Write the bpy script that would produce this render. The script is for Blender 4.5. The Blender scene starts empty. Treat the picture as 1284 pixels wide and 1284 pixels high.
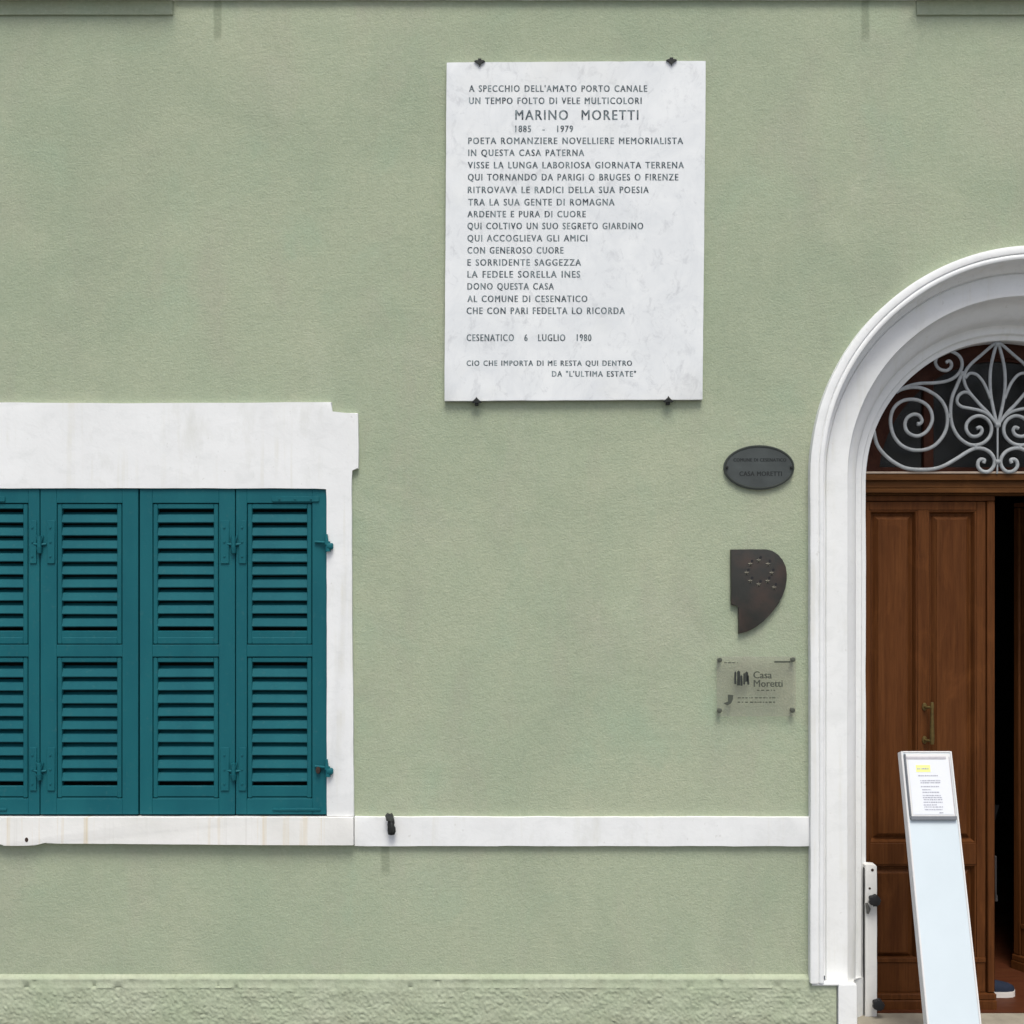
import bpy, bmesh, math, random
from mathutils import Vector, Matrix, noise
random.seed(7)
R = math.radians
scene = bpy.context.scene
COL = scene.collection

# ------------------------------------------------------------------ scale
S = 265.0            # photograph pixels per metre on the wall plane (Y = 0)
D = 5.5              # camera distance from the wall
VX, VY = 642.0, 720.0
Y0 = 1343.0          # pixel row of the street level on the wall plane
def W(x, y, Y=0.0):                       # wall-plane pixels -> metres
    return Vector(((x - 642.0) / S, Y, (Y0 - y) / S))
def P(x, y, Y=0.0):                       # measured pixel seen at depth Y -> metres
    s = (D + Y) / D
    return W(VX + (x - VX) * s, VY + (y - VY) * s, Y)

# ------------------------------------------------------------------ camera, sky, sun, exposure
cam = bpy.data.cameras.new("camera"); camo = bpy.data.objects.new("camera", cam); COL.objects.link(camo)
camo.location = W(VX, VY, -D); camo.rotation_euler = (R(90), 0, 0)
cam.sensor_width = 36; cam.lens = 36 * S * D / 1284.0
cam.shift_x = 0.0; cam.shift_y = (VY - 642.0) / 1284.0
cam.clip_end = 500
scene.camera = camo
world = bpy.data.worlds.new("World"); scene.world = world; world.use_nodes = True
wn = world.node_tree
SUN_EL, SUN_AZ = 62.0, 6.0               # degrees; azimuth to the right of straight-on
sky = wn.nodes.new("ShaderNodeTexSky"); sky.sky_type = 'NISHITA'; sky.sun_disc = False
sky.sun_elevation = R(SUN_EL); sky.sun_rotation = R(180 - SUN_AZ)
sky.air_density = 1.0; sky.dust_density = 4.0; sky.ozone_density = 0.6
bg = wn.nodes["Background"]; bg.inputs[1].default_value = 0.13
wn.links.new(sky.outputs[0], bg.inputs[0])
sun = bpy.data.lights.new("sun", 'SUN'); suno = bpy.data.objects.new("sun", sun); COL.objects.link(suno)
sun.energy = 2.0; sun.angle = R(26); sun.color = (0.945, 0.968, 0.905)
sd = Vector((-math.sin(R(SUN_AZ)) * math.cos(R(SUN_EL)), math.cos(R(SUN_AZ)) * math.cos(R(SUN_EL)), -math.sin(R(SUN_EL))))
suno.rotation_euler = sd.to_track_quat('-Z', 'Y').to_euler(); suno.location = (0, -6, 9)
vs = scene.view_settings
scene.display_settings.display_device = 'sRGB'
vs.view_transform = 'Standard'; vs.look = 'None'; vs.exposure = 0.31; vs.gamma = 1.0; vs.use_curve_mapping = False

# ------------------------------------------------------------------ materials
class MT:
    def __init__(s, name):
        s.m = bpy.data.materials.new(name); s.m.use_nodes = True
        s.t = s.m.node_tree; s.b = s.t.nodes["Principled BSDF"]; s.out = s.t.nodes["Material Output"]
        s._co = None
    def n(s, kind, **kw):
        nd = s.t.nodes.new(kind)
        for k, v in kw.items(): setattr(nd, k, v)
        return nd
    def l(s, a, b): s.t.links.new(a, b)
    def co(s, scale=(1, 1, 1)):
        if s._co is None: s._co = s.n("ShaderNodeTexCoord")
        mp = s.n("ShaderNodeMapping"); mp.inputs["Scale"].default_value = scale
        s.l(s._co.outputs["Object"], mp.inputs[0]); return mp.outputs[0]
    def noise(s, scale, detail=4, rough=0.55, vec=(1, 1, 1), dist=0.0):
        nd = s.n("ShaderNodeTexNoise"); nd.inputs["Scale"].default_value = scale
        nd.inputs["Detail"].default_value = detail; nd.inputs["Roughness"].default_value = rough
        nd.inputs["Distortion"].default_value = dist
        s.l(s.co(vec), nd.inputs["Vector"]); return nd.outputs[0]
    def ramp(s, f, a, b, lo=0.0, hi=1.0):
        nd = s.n("ShaderNodeMapRange"); nd.inputs[1].default_value = a; nd.inputs[2].default_value = b
        nd.inputs[3].default_value = lo; nd.inputs[4].default_value = hi
        s.l(f, nd.inputs[0]); return nd.outputs[0]
    def math(s, op, a, b):
        nd = s.n("ShaderNodeMath", operation=op)
        for i, v in enumerate((a, b)):
            if isinstance(v, (int, float)): nd.inputs[i].default_value = v
            else: s.l(v, nd.inputs[i])
        return nd.outputs[0]
    def mix(s, f, a, b, mode='MIX'):
        nd = s.n("ShaderNodeMix", data_type='RGBA', blend_type=mode)
        for i, v in ((0, f), (6, a), (7, b)):
            if isinstance(v, (int, float)): nd.inputs[i].default_value = v
            elif isinstance(v, tuple): nd.inputs[i].default_value = (*v, 1) if len(v) == 3 else v
            else: s.l(v, nd.inputs[i])
        return nd.outputs[2]
    def bump(s, h, strength, dist, prev=None):
        nd = s.n("ShaderNodeBump"); nd.inputs["Strength"].default_value = strength; nd.inputs["Distance"].default_value = dist
        s.l(h, nd.inputs["Height"])
        if prev is not None: s.l(prev, nd.inputs["Normal"])
        return nd.outputs[0]
    def fin(s, col=None, rough=0.8, nrm=None, metal=0.0, spec=0.3):
        if col is not None:
            if isinstance(col, tuple): s.b.inputs["Base Color"].default_value = (*col, 1)
            else: s.l(col, s.b.inputs["Base Color"])
        if isinstance(rough, (int, float)): s.b.inputs["Roughness"].default_value = rough
        else: s.l(rough, s.b.inputs["Roughness"])
        if nrm is not None: s.l(nrm, s.b.inputs["Normal"])
        s.b.inputs["Metallic"].default_value = metal
        s.b.inputs["Specular IOR Level"].default_value = spec
        return s.m

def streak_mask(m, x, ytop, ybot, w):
    """soft-edged vertical dark streak: object coords X/Z in metres"""
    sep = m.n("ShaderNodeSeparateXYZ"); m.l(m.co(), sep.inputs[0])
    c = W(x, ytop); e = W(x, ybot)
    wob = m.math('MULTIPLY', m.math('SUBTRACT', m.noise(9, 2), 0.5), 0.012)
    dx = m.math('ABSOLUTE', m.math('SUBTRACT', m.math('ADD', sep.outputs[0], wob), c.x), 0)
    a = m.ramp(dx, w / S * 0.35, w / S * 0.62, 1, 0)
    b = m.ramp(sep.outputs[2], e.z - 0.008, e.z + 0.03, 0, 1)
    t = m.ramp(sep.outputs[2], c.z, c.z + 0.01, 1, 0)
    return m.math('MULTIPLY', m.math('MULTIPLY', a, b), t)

def stucco():
    m = MT("green_stucco")
    big = m.ramp(m.noise(0.9, 3, 0.6), 0.32, 0.68)
    c = m.mix(big, (0.335, 0.400, 0.283), (0.412, 0.448, 0.322))
    med = m.ramp(m.noise(3.5, 5, 0.65, (1, 1, 0.6)), 0.35, 0.7)
    c = m.mix(m.math('MULTIPLY', med, 0.45), c, (0.435, 0.448, 0.325))
    bl = m.ramp(m.noise(2.1, 4, 0.6, (1.0, 1, 0.8), 0.6), 0.55, 0.75)
    c = m.mix(m.math('MULTIPLY', bl, 0.5), c, (0.315, 0.425, 0.305))
    pk = m.ramp(m.noise(2.6, 5, 0.65, (1.2, 1, 0.5), 0.5), 0.50, 0.72)
    c = m.mix(m.math('MULTIPLY', pk, 0.5), c, (0.380, 0.370, 0.293))
    ct = m.ramp(m.noise(0.75, 5, 0.7, (1, 1, 1), 1.0), 0.46, 0.64)
    c = m.mix(m.math('MULTIPLY', ct, 0.40), c, (0.275, 0.33, 0.235))
    md = m.ramp(m.noise(24, 4, 0.65, (1, 1, 1.2), 0.4), 0.40, 0.68)
    c = m.mix(m.math('MULTIPLY', md, 0.20), c, (0.255, 0.30, 0.20))
    wr = m.ramp(m.noise(1.3, 5, 0.7, (1.3, 1, 1.0), 0.8), 0.56, 0.70)
    c = m.mix(m.math('MULTIPLY', wr, 0.30), c, (0.46, 0.49, 0.37))
    fine = m.ramp(m.noise(60, 4, 0.7), 0.42, 0.72)
    c = m.mix(m.math('MULTIPLY', fine, 0.26), c, (0.25, 0.29, 0.19))
    lite = m.ramp(m.noise(72, 3, 0.65, (1, 1, 1.2)), 0.56, 0.72)
    c = m.mix(m.math('MULTIPLY', lite, 0.30), c, (0.52, 0.56, 0.42))
    ru = m.ramp(m.noise(5.0, 4, 0.7, (2.2, 1, 0.12)), 0.55, 0.8)
    c = m.mix(m.math('MULTIPLY', ru, 0.12), c, (0.25, 0.28, 0.20))
    for x, a, b, w, k in ((273, 0, 52, 10, .42), (1085, 0, 52, 10, .42), (483, 1058, 1098, 11, .38)):  # darker vertical streaks mixed into the wall colour
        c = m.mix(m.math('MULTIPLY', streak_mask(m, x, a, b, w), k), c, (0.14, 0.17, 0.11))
    # dirt thrown up near the street
    sep = m.n("ShaderNodeSeparateXYZ"); m.l(m.co(), sep.inputs[0])
    low = m.ramp(m.math('ADD', sep.outputs[2], m.math('MULTIPLY', m.noise(6, 4), 0.25)), 0.12, 0.36, 1, 0)
    c = m.mix(m.math('MULTIPLY', low, 0.55), c, (0.16, 0.14, 0.10))
    h1 = m.noise(95, 5, 0.7); h2 = m.noise(27, 3, 0.6, (1, 1, 1.1)); h3 = m.noise(1.6, 2)
    nb = m.bump(h3, 0.25, 0.03)
    nb = m.bump(h2, 0.22, 0.010, nb)
    nb = m.bump(h1, 0.58, 0.007, nb)
    return m.fin(c, 0.92, nb, spec=0.15)

def rough_stucco():
    m = MT("rough_green_render")
    c = m.mix(m.ramp(m.noise(3, 4, 0.6), 0.35, 0.68), (0.370, 0.420, 0.295), (0.430, 0.462, 0.345))
    c = m.mix(m.math('MULTIPLY', m.ramp(m.noise(60, 3), 0.5, 0.7), 0.3), c, (0.25, 0.28, 0.19))
    c = m.mix(m.math('MULTIPLY', m.ramp(m.noise(7, 5, 0.7), 0.5, 0.7), 0.4), c, (0.29, 0.30, 0.215))
    sep = m.n("ShaderNodeSeparateXYZ"); m.l(m.co(), sep.inputs[0])
    low = m.ramp(m.math('ADD', sep.outputs[2], m.math('MULTIPLY', m.noise(5, 4), 0.22)), 0.16, 0.38, 1, 0)
    c = m.mix(m.math('MULTIPLY', low, 0.6), c, (0.15, 0.125, 0.085))
    nb = m.bump(m.noise(60, 4), 0.5, 0.006)
    return m.fin(c, 0.95, nb, spec=0.12)

def white_paint(name, grime=0.25, base=(0.80, 0.805, 0.80)):
    m = MT(name)
    c = m.mix(m.ramp(m.noise(3.2, 5, 0.6), 0.35, 0.7), base, tuple(b * 0.925 for b in base))
    g = m.ramp(m.noise(7, 5, 0.65, (1, 1, 0.35)), 0.58, 0.78)
    c = m.mix(m.math('MULTIPLY', g, grime), c, (0.58, 0.58, 0.53))
    sp = m.ramp(m.noise(38, 3, 0.6), 0.67, 0.73)
    c = m.mix(m.math('MULTIPLY', sp, grime * 0.6), c, (0.45, 0.44, 0.40))
    dr = m.ramp(m.noise(8, 3, 0.6, (2.6, 1, 0.10)), 0.55, 0.72)
    dr = m.math('MULTIPLY', dr, m.ramp(m.noise(3.7, 3, 0.6), 0.42, 0.62))
    c = m.mix(m.math('MULTIPLY', dr, grime * 0.85), c, (0.62, 0.60, 0.50))
    bt = m.ramp(m.noise(9, 5, 0.72, (1, 1, 1.5), 0.7), 0.50, 0.70)
    c = m.mix(m.math('MULTIPLY', bt, grime * 0.7), c, (0.62, 0.63, 0.62))
    nb = m.bump(m.noise(5, 3), 0.25, 0.010)
    nb = m.bump(m.noise(70, 4), 0.2, 0.003, nb)
    return m.fin(c, 0.75, nb, spec=0.2)

def sill_paint():
    m = MT("stained_white_sill")
    c = m.mix(m.ramp(m.noise(4, 5), 0.35, 0.7), (0.80, 0.79, 0.765), (0.72, 0.71, 0.675))
    v = m.ramp(m.noise(6, 4, 0.65, (3.2, 1, 0.05)), 0.55, 0.72)
    c = m.mix(m.math('MULTIPLY', v, 0.95), c, (0.66, 0.55, 0.36))
    v2 = m.ramp(m.noise(11, 3, 0.6, (3.0, 1, 0.05)), 0.6, 0.75)
    c = m.mix(m.math('MULTIPLY', v2, 0.4), c, (0.52, 0.50, 0.45))
    nb = m.bump(m.noise(40, 4), 0.25, 0.004)
    return m.fin(c, 0.7, nb, spec=0.25)

def teal():
    m = MT("teal_shutter_paint")
    c = m.mix(m.ramp(m.noise(5, 4, 0.6, (1, 1, 0.3)), 0.35, 0.7), (0.0066, 0.092, 0.114), (0.0100, 0.114, 0.134))
    d = m.ramp(m.noise(42, 4, 0.6), 0.6, 0.75)
    c = m.mix(m.math('MULTIPLY', d, 0.38), c, (0.045, 0.135, 0.145))
    w = m.ramp(m.noise(18, 4, 0.7, (1, 1, 0.4)), 0.62, 0.8)
    c = m.mix(m.math('MULTIPLY', w, 0.25), c, (0.010, 0.072, 0.082))
    nb = m.bump(m.noise(60, 3, 0.5, (1, 1, 0.08)), 0.15, 0.002)
    return m.fin(c, m.ramp(m.noise(12, 3), 0.3, 0.7, 0.45, 0.65), nb, spec=0.17)

def wood(name, a, b, vec=(14, 14, 0.7), rough=0.5, seed=0):
    m = MT(name)
    g = m.ramp(m.noise(2.2, 6, 0.65, vec, 0.6), 0.3, 0.72)
    c = m.mix(g, a, b)
    f = m.ramp(m.noise(9, 4, 0.7, vec), 0.45, 0.72)
    c = m.mix(m.math('MULTIPLY', f, 0.5), c, tuple(x * 0.5 for x in a))
    k = m.ramp(m.noise(3.4, 4, 0.65, (1.6, 1, 0.8), 1.2), 0.55, 0.72)
    c = m.mix(m.math('MULTIPLY', k, 0.35), c, tuple(min(1, x * 1.5) for x in b))
    nb = m.bump(m.noise(8, 4, 0.6, vec), 0.12, 0.002)
    return m.fin(c, m.ramp(m.noise(5, 3), 0.3, 0.7, rough - 0.04, rough + 0.14), nb, spec=0.10)

def marble():
    m = MT("white_marble")
    c = m.mix(m.ramp(m.noise(4.5, 6, 0.65, (1, 1, 1), 0.8), 0.35, 0.72), (0.775, 0.788, 0.79), (0.665, 0.685, 0.70))
    v = m.ramp(m.math('ABSOLUTE', m.math('SUBTRACT', m.noise(3.6, 6, 0.6, (1.3, 1, 0.8), 1.6), 0.5), 0), 0.0, 0.035, 1, 0)
    c = m.mix(m.math('MULTIPLY', v, 0.07), c, (0.42, 0.44, 0.48))
    d = m.ramp(m.noise(16, 5, 0.72, (1, 1, 0.8), 0.6), 0.54, 0.72)
    c = m.mix(m.math('MULTIPLY', d, 0.5), c, (0.42, 0.43, 0.45))
    y = m.ramp(m.noise(1.8, 3, 0.6), 0.55, 0.75)
    c = m.mix(m.math('MULTIPLY', y, 0.25), c, (0.70, 0.68, 0.60))
    return m.fin(c, 0.45, m.bump(m.noise(40, 4), 0.06, 0.003), spec=0.4)

def ink():
    m = MT("worn_engraved_lettering")
    w = m.ramp(m.noise(32, 4, 0.75), 0.40, 0.66)
    return m.fin(m.mix(w, (0.050, 0.060, 0.072), (0.30, 0.355, 0.37)), 0.8, spec=0.1)

def plain(name, col, rough=0.6, metal=0.0, var=0.25, sc=20, spec=0.35, bmp=0.1):
    m = MT(name)
    c = m.mix(m.ramp(m.noise(sc, 4, 0.6), 0.3, 0.72), col, tuple(x * (1 - var) for x in col))
    return m.fin(c, rough, m.bump(m.noise(sc * 3, 3), bmp, 0.003), metal, spec)

def pane(name, tint, trans):
    m = MT(name)
    tr = m.n("ShaderNodeBsdfTransparent"); tr.inputs[0].default_value = (*tint, 1)
    df = m.n("ShaderNodeBsdfDiffuse"); df.inputs[0].default_value = (tint[0] * .42, tint[1] * .41, tint[2] * .36, 1)
    gl = m.n("ShaderNodeBsdfGlossy"); gl.inputs["Roughness"].default_value = 0.40
    m.l(m.bump(m.noise(4, 2), 0.05, 0.01), gl.inputs["Normal"])
    a = m.n("ShaderNodeMixShader"); a.inputs[0].default_value = trans
    m.l(df.outputs[0], a.inputs[1]); m.l(tr.outputs[0], a.inputs[2])
    b = m.n("ShaderNodeMixShader"); b.inputs[0].default_value = 0.032; m.l(a.outputs[0], b.inputs[1]); m.l(gl.outputs[0], b.inputs[2])
    m.l(b.outputs[0], m.out.inputs[0]); return m.m

def bronze():
    m = MT("weathered_bronze")
    c = m.mix(m.ramp(m.noise(7, 4, 0.6), 0.4, 0.65), (0.032, 0.032, 0.028), (0.052, 0.037, 0.030))
    c = m.mix(m.math('MULTIPLY', m.ramp(m.noise(30, 4, 0.7), 0.5, 0.75), 0.4), c, (0.022, 0.024, 0.020))
    return m.fin(c, m.ramp(m.noise(14, 3), 0.3, 0.7, 0.38, 0.6), m.bump(m.noise(50, 3), 0.15, 0.003), 0.25, 0.4)
M = dict(
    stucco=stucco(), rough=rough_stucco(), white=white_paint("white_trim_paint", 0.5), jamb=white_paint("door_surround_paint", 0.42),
    sill=sill_paint(), teal=teal(), marble=marble(), ink=ink(),
    wood=wood("varnished_door_wood", (0.072, 0.0230, 0.0062), (0.120, 0.0430, 0.0125)),
    woodh=wood("varnished_transom_wood", (0.070, 0.026, 0.0070), (0.112, 0.046, 0.0135), (0.7, 14, 14)),
    hallfloor=wood("red_brown_hall_floor", (0.065, 0.018, 0.008), (0.085, 0.028, 0.012), (0.8, 6, 6), 0.45),
    dark=plain("shade_darkened_plaster", (0.030, 0.030, 0.030), 0.9),  # indoor shade put into the colour, for hall and window recess
    iron=plain("blackened_iron", (0.028, 0.030, 0.028), 0.55, 0.3, 0.4, 60),
    rust=plain("rusty_iron", (0.055, 0.032, 0.024), 0.8, 0.1, 0.5, 60),
    grille=plain("grey_painted_iron", (0.42, 0.44, 0.45), 0.8, 0.0, 0.35, 22, 0.15),
    bronze=bronze(),
    star=plain("dull_brass_star", (0.16, 0.15, 0.12), 0.5, 0.5, 0.3, 60),
    slate=plain("dark_slate", (0.066, 0.076, 0.074), 0.5, 0.0, 0.35, 9),
    slatetext=plain("slate_lettering", (0.022, 0.026, 0.026), 0.7, 0.0, 0.3, 60),
    brass=plain("aged_brass", (0.17, 0.12, 0.04), 0.45, 0.6, 0.45, 40),
    glass=pane("fanlight_glass", (0.55, 0.62, 0.60), 0.99), acrylic=pane("clear_acrylic", (0.965, 0.955, 0.945), 0.90),
    print=plain("dark_print", (0.035, 0.040, 0.035), 0.7), print2=plain("faded_print", (0.075, 0.085, 0.065), 0.7), print3=plain("grey_print", (0.13, 0.13, 0.14), 0.7),
    standoff=plain("tarnished_steel_standoff", (0.13, 0.14, 0.11), 0.45, 0.5, 0.3, 50),
    totem=plain("pale_powder_coat", (0.595, 0.665, 0.705), 0.5, 0.0, 0.05, 4, 0.4, 0.02),
    totemedge=plain("white_metal_edge", (0.70, 0.69, 0.68), 0.5, 0.0, 0.05, 10),
    trim=plain("grey_holder_frame", (0.17, 0.18, 0.20), 0.4), trim2=plain("light_holder_frame", (0.52, 0.50, 0.53), 0.4), paper=plain("white_paper", (0.71, 0.725, 0.76), 0.8, 0.0, 0.02),
    yellow=plain("yellow_highlighter", (0.80, 0.83, 0.30), 0.8, 0, 0.05), faint=plain("faint_print", (0.46, 0.46, 0.53), 0.8),
    black=plain("black_plastic_and_gap_shade", (0.016, 0.016, 0.018), 0.5, 0, 0.2),
    stone=plain("beige_step_stone", (0.36, 0.325, 0.26), 0.8, 0, 0.3, 9, 0.2, 0.3),
    paving=plain("grey_stone_paving", (0.21, 0.205, 0.195), 0.85, 0, 0.3, 4, 0.2, 0.3),
    navy=plain("navy_canvas", (0.009, 0.016, 0.036), 0.85, 0, 0.3, 60), rubber=plain("white_rubber", (0.68, 0.64, 0.60), 0.6, 0, 0.08),
    trouser=plain("dark_trouser_cloth", (0.010, 0.012, 0.016), 0.9), shirt=plain("dark_blue_shirt", (0.012, 0.018, 0.035), 0.9),
    skin=plain("skin", (0.42, 0.25, 0.18), 0.6, 0, 0.08), hair=plain("brown_hair", (0.03, 0.018, 0.010), 0.7),
)

# ------------------------------------------------------------------ mesh helpers
def box(bm, a, b, bev=0.0, seg=1):
    lo = [min(p, q) for p, q in zip(a, b)]; hi = [max(p, q) for p, q in zip(a, b)]
    vs_ = [bm.verts.new((x, y, z)) for x in (lo[0], hi[0]) for y in (lo[1], hi[1]) for z in (lo[2], hi[2])]
    fs = [bm.faces.new([vs_[i] for i in f]) for f in ((0, 1, 3, 2), (4, 6, 7, 5), (0, 4, 5, 1), (2, 3, 7, 6), (0, 2, 6, 4), (1, 5, 7, 3))]
    if bev > 0:
        es = list({e for f in fs for e in f.edges})
        bmesh.ops.bevel(bm, geom=es, offset=bev, segments=seg, affect='EDGES', profile=0.6)
def pbox(bm, x0, y0, x1, y1, Yf, Yb, bev=0.0):
    """box whose front face is seen at these pixels"""
    a = P(x0, y0, Yf); b = P(x1, y1, Yf); box(bm, (a.x, Yf, a.z), (b.x, Yb, b.z), bev)
def prism(bm, pts, Yf, Yb, bev=0.0, jit=0.0, step=0.0, seed=0):
    """outline (x,z in metres) extruded from Yf (front) to Yb"""
    if step > 0:
        q = []
        for i, p in enumerate(pts):
            r = pts[(i + 1) % len(pts)]; L = math.hypot(r[0] - p[0], r[1] - p[1]); n = max(1, int(L / step))
            for k in range(n): q.append((p[0] + (r[0] - p[0]) * k / n, p[1] + (r[1] - p[1]) * k / n))
        pts = q
    if jit > 0:
        pts = [(x + jit * noise.noise((x * 9 + seed, z * 9, 1.3)) + .5 * jit * noise.noise((x * 31, z * 31, seed)),
                z + jit * noise.noise((x * 9, z * 9 + seed, 7.7)) + .5 * jit * noise.noise((x * 31, seed, z * 31))) for x, z in pts]
    f = [bm.verts.new((x, Yf, z)) for x, z in pts]; b = [bm.verts.new((x, Yb, z)) for x, z in pts]
    n = len(pts)
    ff = bm.faces.new(f); bm.faces.new(b[::-1])
    for i in range(n): bm.faces.new((f[i], b[i], b[(i + 1) % n], f[(i + 1) % n]))
    if bev > 0:
        bmesh.ops.bevel(bm, geom=list(ff.edges), offset=bev, segments=2, affect='EDGES', profile=0.6)
def tube(bm, pts, rad, sides=8, flat=1.0, cap=True):
    """swept round/oval bar along 3-D points (frame built round the Y axis); rad may be a list"""
    pts = [Vector(p) for p in pts]; n = len(pts); rings = []
    for i, p in enumerate(pts):
        t = (pts[min(i + 1, n - 1)] - pts[max(i - 1, 0)]).normalized()
        u = Vector((0, 1, 0)) if abs(t.y) < 0.9 else Vector((1, 0, 0))
        s = t.cross(u).normalized(); u = s.cross(t).normalized()
        r = rad[i] if isinstance(rad, (list, tuple)) else rad
        rings.append([bm.verts.new(p + (s * math.cos(a) + u * math.sin(a) * flat) * r) for a in [2 * math.pi * k / sides for k in range(sides)]])
    for i in range(n - 1):
        for k in range(sides): bm.faces.new((rings[i][k], rings[i][(k + 1) % sides], rings[i + 1][(k + 1) % sides], rings[i + 1][k]))
    if cap: bm.faces.new(rings[0]); bm.faces.new(rings[-1][::-1])
def disc(bm, c, r, Yf, Yb, n=20, bev=0.0, ry=None):
    prism(bm, [(c.x + r * math.cos(2 * math.pi * k / n), c.z + (ry or r) * math.sin(2 * math.pi * k / n)) for k in range(n)], Yf, Yb, bev)
def spline(pts, n=8):
    out = []; m = len(pts)
    for i in range(m - 1):
        p0, p1, p2, p3 = (Vector(pts[max(i - 1, 0)]), Vector(pts[i]), Vector(pts[i + 1]), Vector(pts[min(i + 2, m - 1)]))
        for k in range(n):
            t = k / n
            out.append(0.5 * ((2 * p1) + (p2 - p0) * t + (2 * p0 - 5 * p1 + 4 * p2 - p3) * t * t + (3 * p1 - p0 - 3 * p2 + p3) * t ** 3))
    out.append(Vector(pts[-1])); return out
def link(name, bm, mat, parent=None, smooth=None, label=None):
    bmesh.ops.recalc_face_normals(bm, faces=bm.faces)
    me = bpy.data.meshes.new(name); bm.to_mesh(me); bm.free()
    for mm in (mat if isinstance(mat, (list, tuple)) else [mat]): me.materials.append(mm)
    if smooth is not None:
        me.polygons.foreach_set("use_smooth", [True] * len(me.polygons)); me.set_sharp_from_angle(angle=R(smooth))
    o = bpy.data.objects.new(name, me); COL.objects.link(o)
    if parent is not None:
        o.parent = parent
        bpy.context.view_layer.update()
        o.matrix_parent_inverse = parent.matrix_world.inverted()
    if label: o["label"] = label
    return o
def thing(name, label, cat, loc, group=None):
    o = bpy.data.objects.new(name, None); COL.objects.link(o); o.location = loc; o.empty_display_size = 0.1
    o["label"] = label; o["category"] = cat
    if group: o["group"] = group
    bpy.context.view_layer.update()
    return o
def text_into(bm, s, x0, x1, yb, cap, Y, thin=0.0, gap=1.0, heavy=0.0):
    """lettering fitted between pixels x0..x1 with its baseline at row yb"""
    cu = bpy.data.curves.new("t", 'FONT'); cu.body = s; cu.size = 1; cu.offset = thin; cu.resolution_u = 3; cu.space_character = gap; cu.space_word = 1.0 + (gap - 1) * 1.2
    o = bpy.data.objects.new("t", cu); COL.objects.link(o); bpy.context.view_layer.update()
    me = bpy.data.meshes.new_from_object(o.evaluated_get(bpy.context.evaluated_depsgraph_get()))
    xs = [v.co.x for v in me.vertices]; lo, hi = min(xs), max(xs)
    H = 0.729
    tb = bmesh.new(); tb.from_mesh(me)
    for v in tb.verts:
        px = x0 + (v.co.x - lo) / (hi - lo) * (x1 - x0); py = yb - v.co.y / H * cap
        v.co = P(px, py, Y)
    bmesh.ops.recalc_face_normals(tb, faces=tb.faces)
    for f in tb.faces:
        if f.normal.y > 0: f.normal_flip()
    tm = bpy.data.meshes.new("tm"); tb.to_mesh(tm); tb.free(); bm.from_mesh(tm)
    if heavy:
        for v in tm.vertices: v.co.x += heavy / S; v.co.y -= .0002
        bm.from_mesh(tm)
    bpy.data.objects.remove(o); bpy.data.curves.remove(cu); bpy.data.meshes.remove(me); bpy.data.meshes.remove(tm)

# ================================================================== SETTING
bm = bmesh.new(); bmesh.ops.create_grid(bm, x_segments=1, y_segments=1, size=60)
g = link("street", bm, M['paving']); g.location = (0, -59.9, 0); g["kind"] = "structure"

# ================================================================== HOUSE
house = thing("house", "sage green stucco house front with white trim, teal shutters and an arched wooden door", "house", (0, 0, 0))
CX, CY = 1298.0, 595.0                    # centre of the door arch on the wall plane
RH = 276.0                                # hole cut in the wall for the arch
WX0, WX1, WTOP = -420.0, 1980.0, -420.0
win = (-66.0, 608.0, 414.0, 1028.0)       # window hole
# ---- wall: vertical strips round the openings
bm = bmesh.new()
xs = sorted(set([WX0, win[0], win[2], CX - RH, CX + RH, WX1] + [CX - RH * math.cos(math.pi * k / 64) for k in range(65)]))
def arch_y(x):
    d = RH * RH - (x - CX) ** 2
    return CY - math.sqrt(max(d, 0))
def quad(x0, ya0, yb0, x1, ya1, yb1):
    bm.faces.new([bm.verts.new(W(*p)) for p in ((x0, ya0), (x1, ya1), (x1, yb1), (x0, yb0))])
for x0, x1 in zip(xs[:-1], xs[1:]):
    xm = (x0 + x1) / 2
    if win[0] < xm < win[2]:
        quad(x0, WTOP, win[1], x1, WTOP, win[1]); quad(x0, win[3], Y0, x1, win[3], Y0)
    elif abs(xm - CX) < RH:
        quad(x0, WTOP, arch_y(x0), x1, WTOP, arch_y(x1))
    else: quad(x0, WTOP, Y0, x1, WTOP, Y0)
link("wall", bm, M['stucco'], house)

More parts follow.
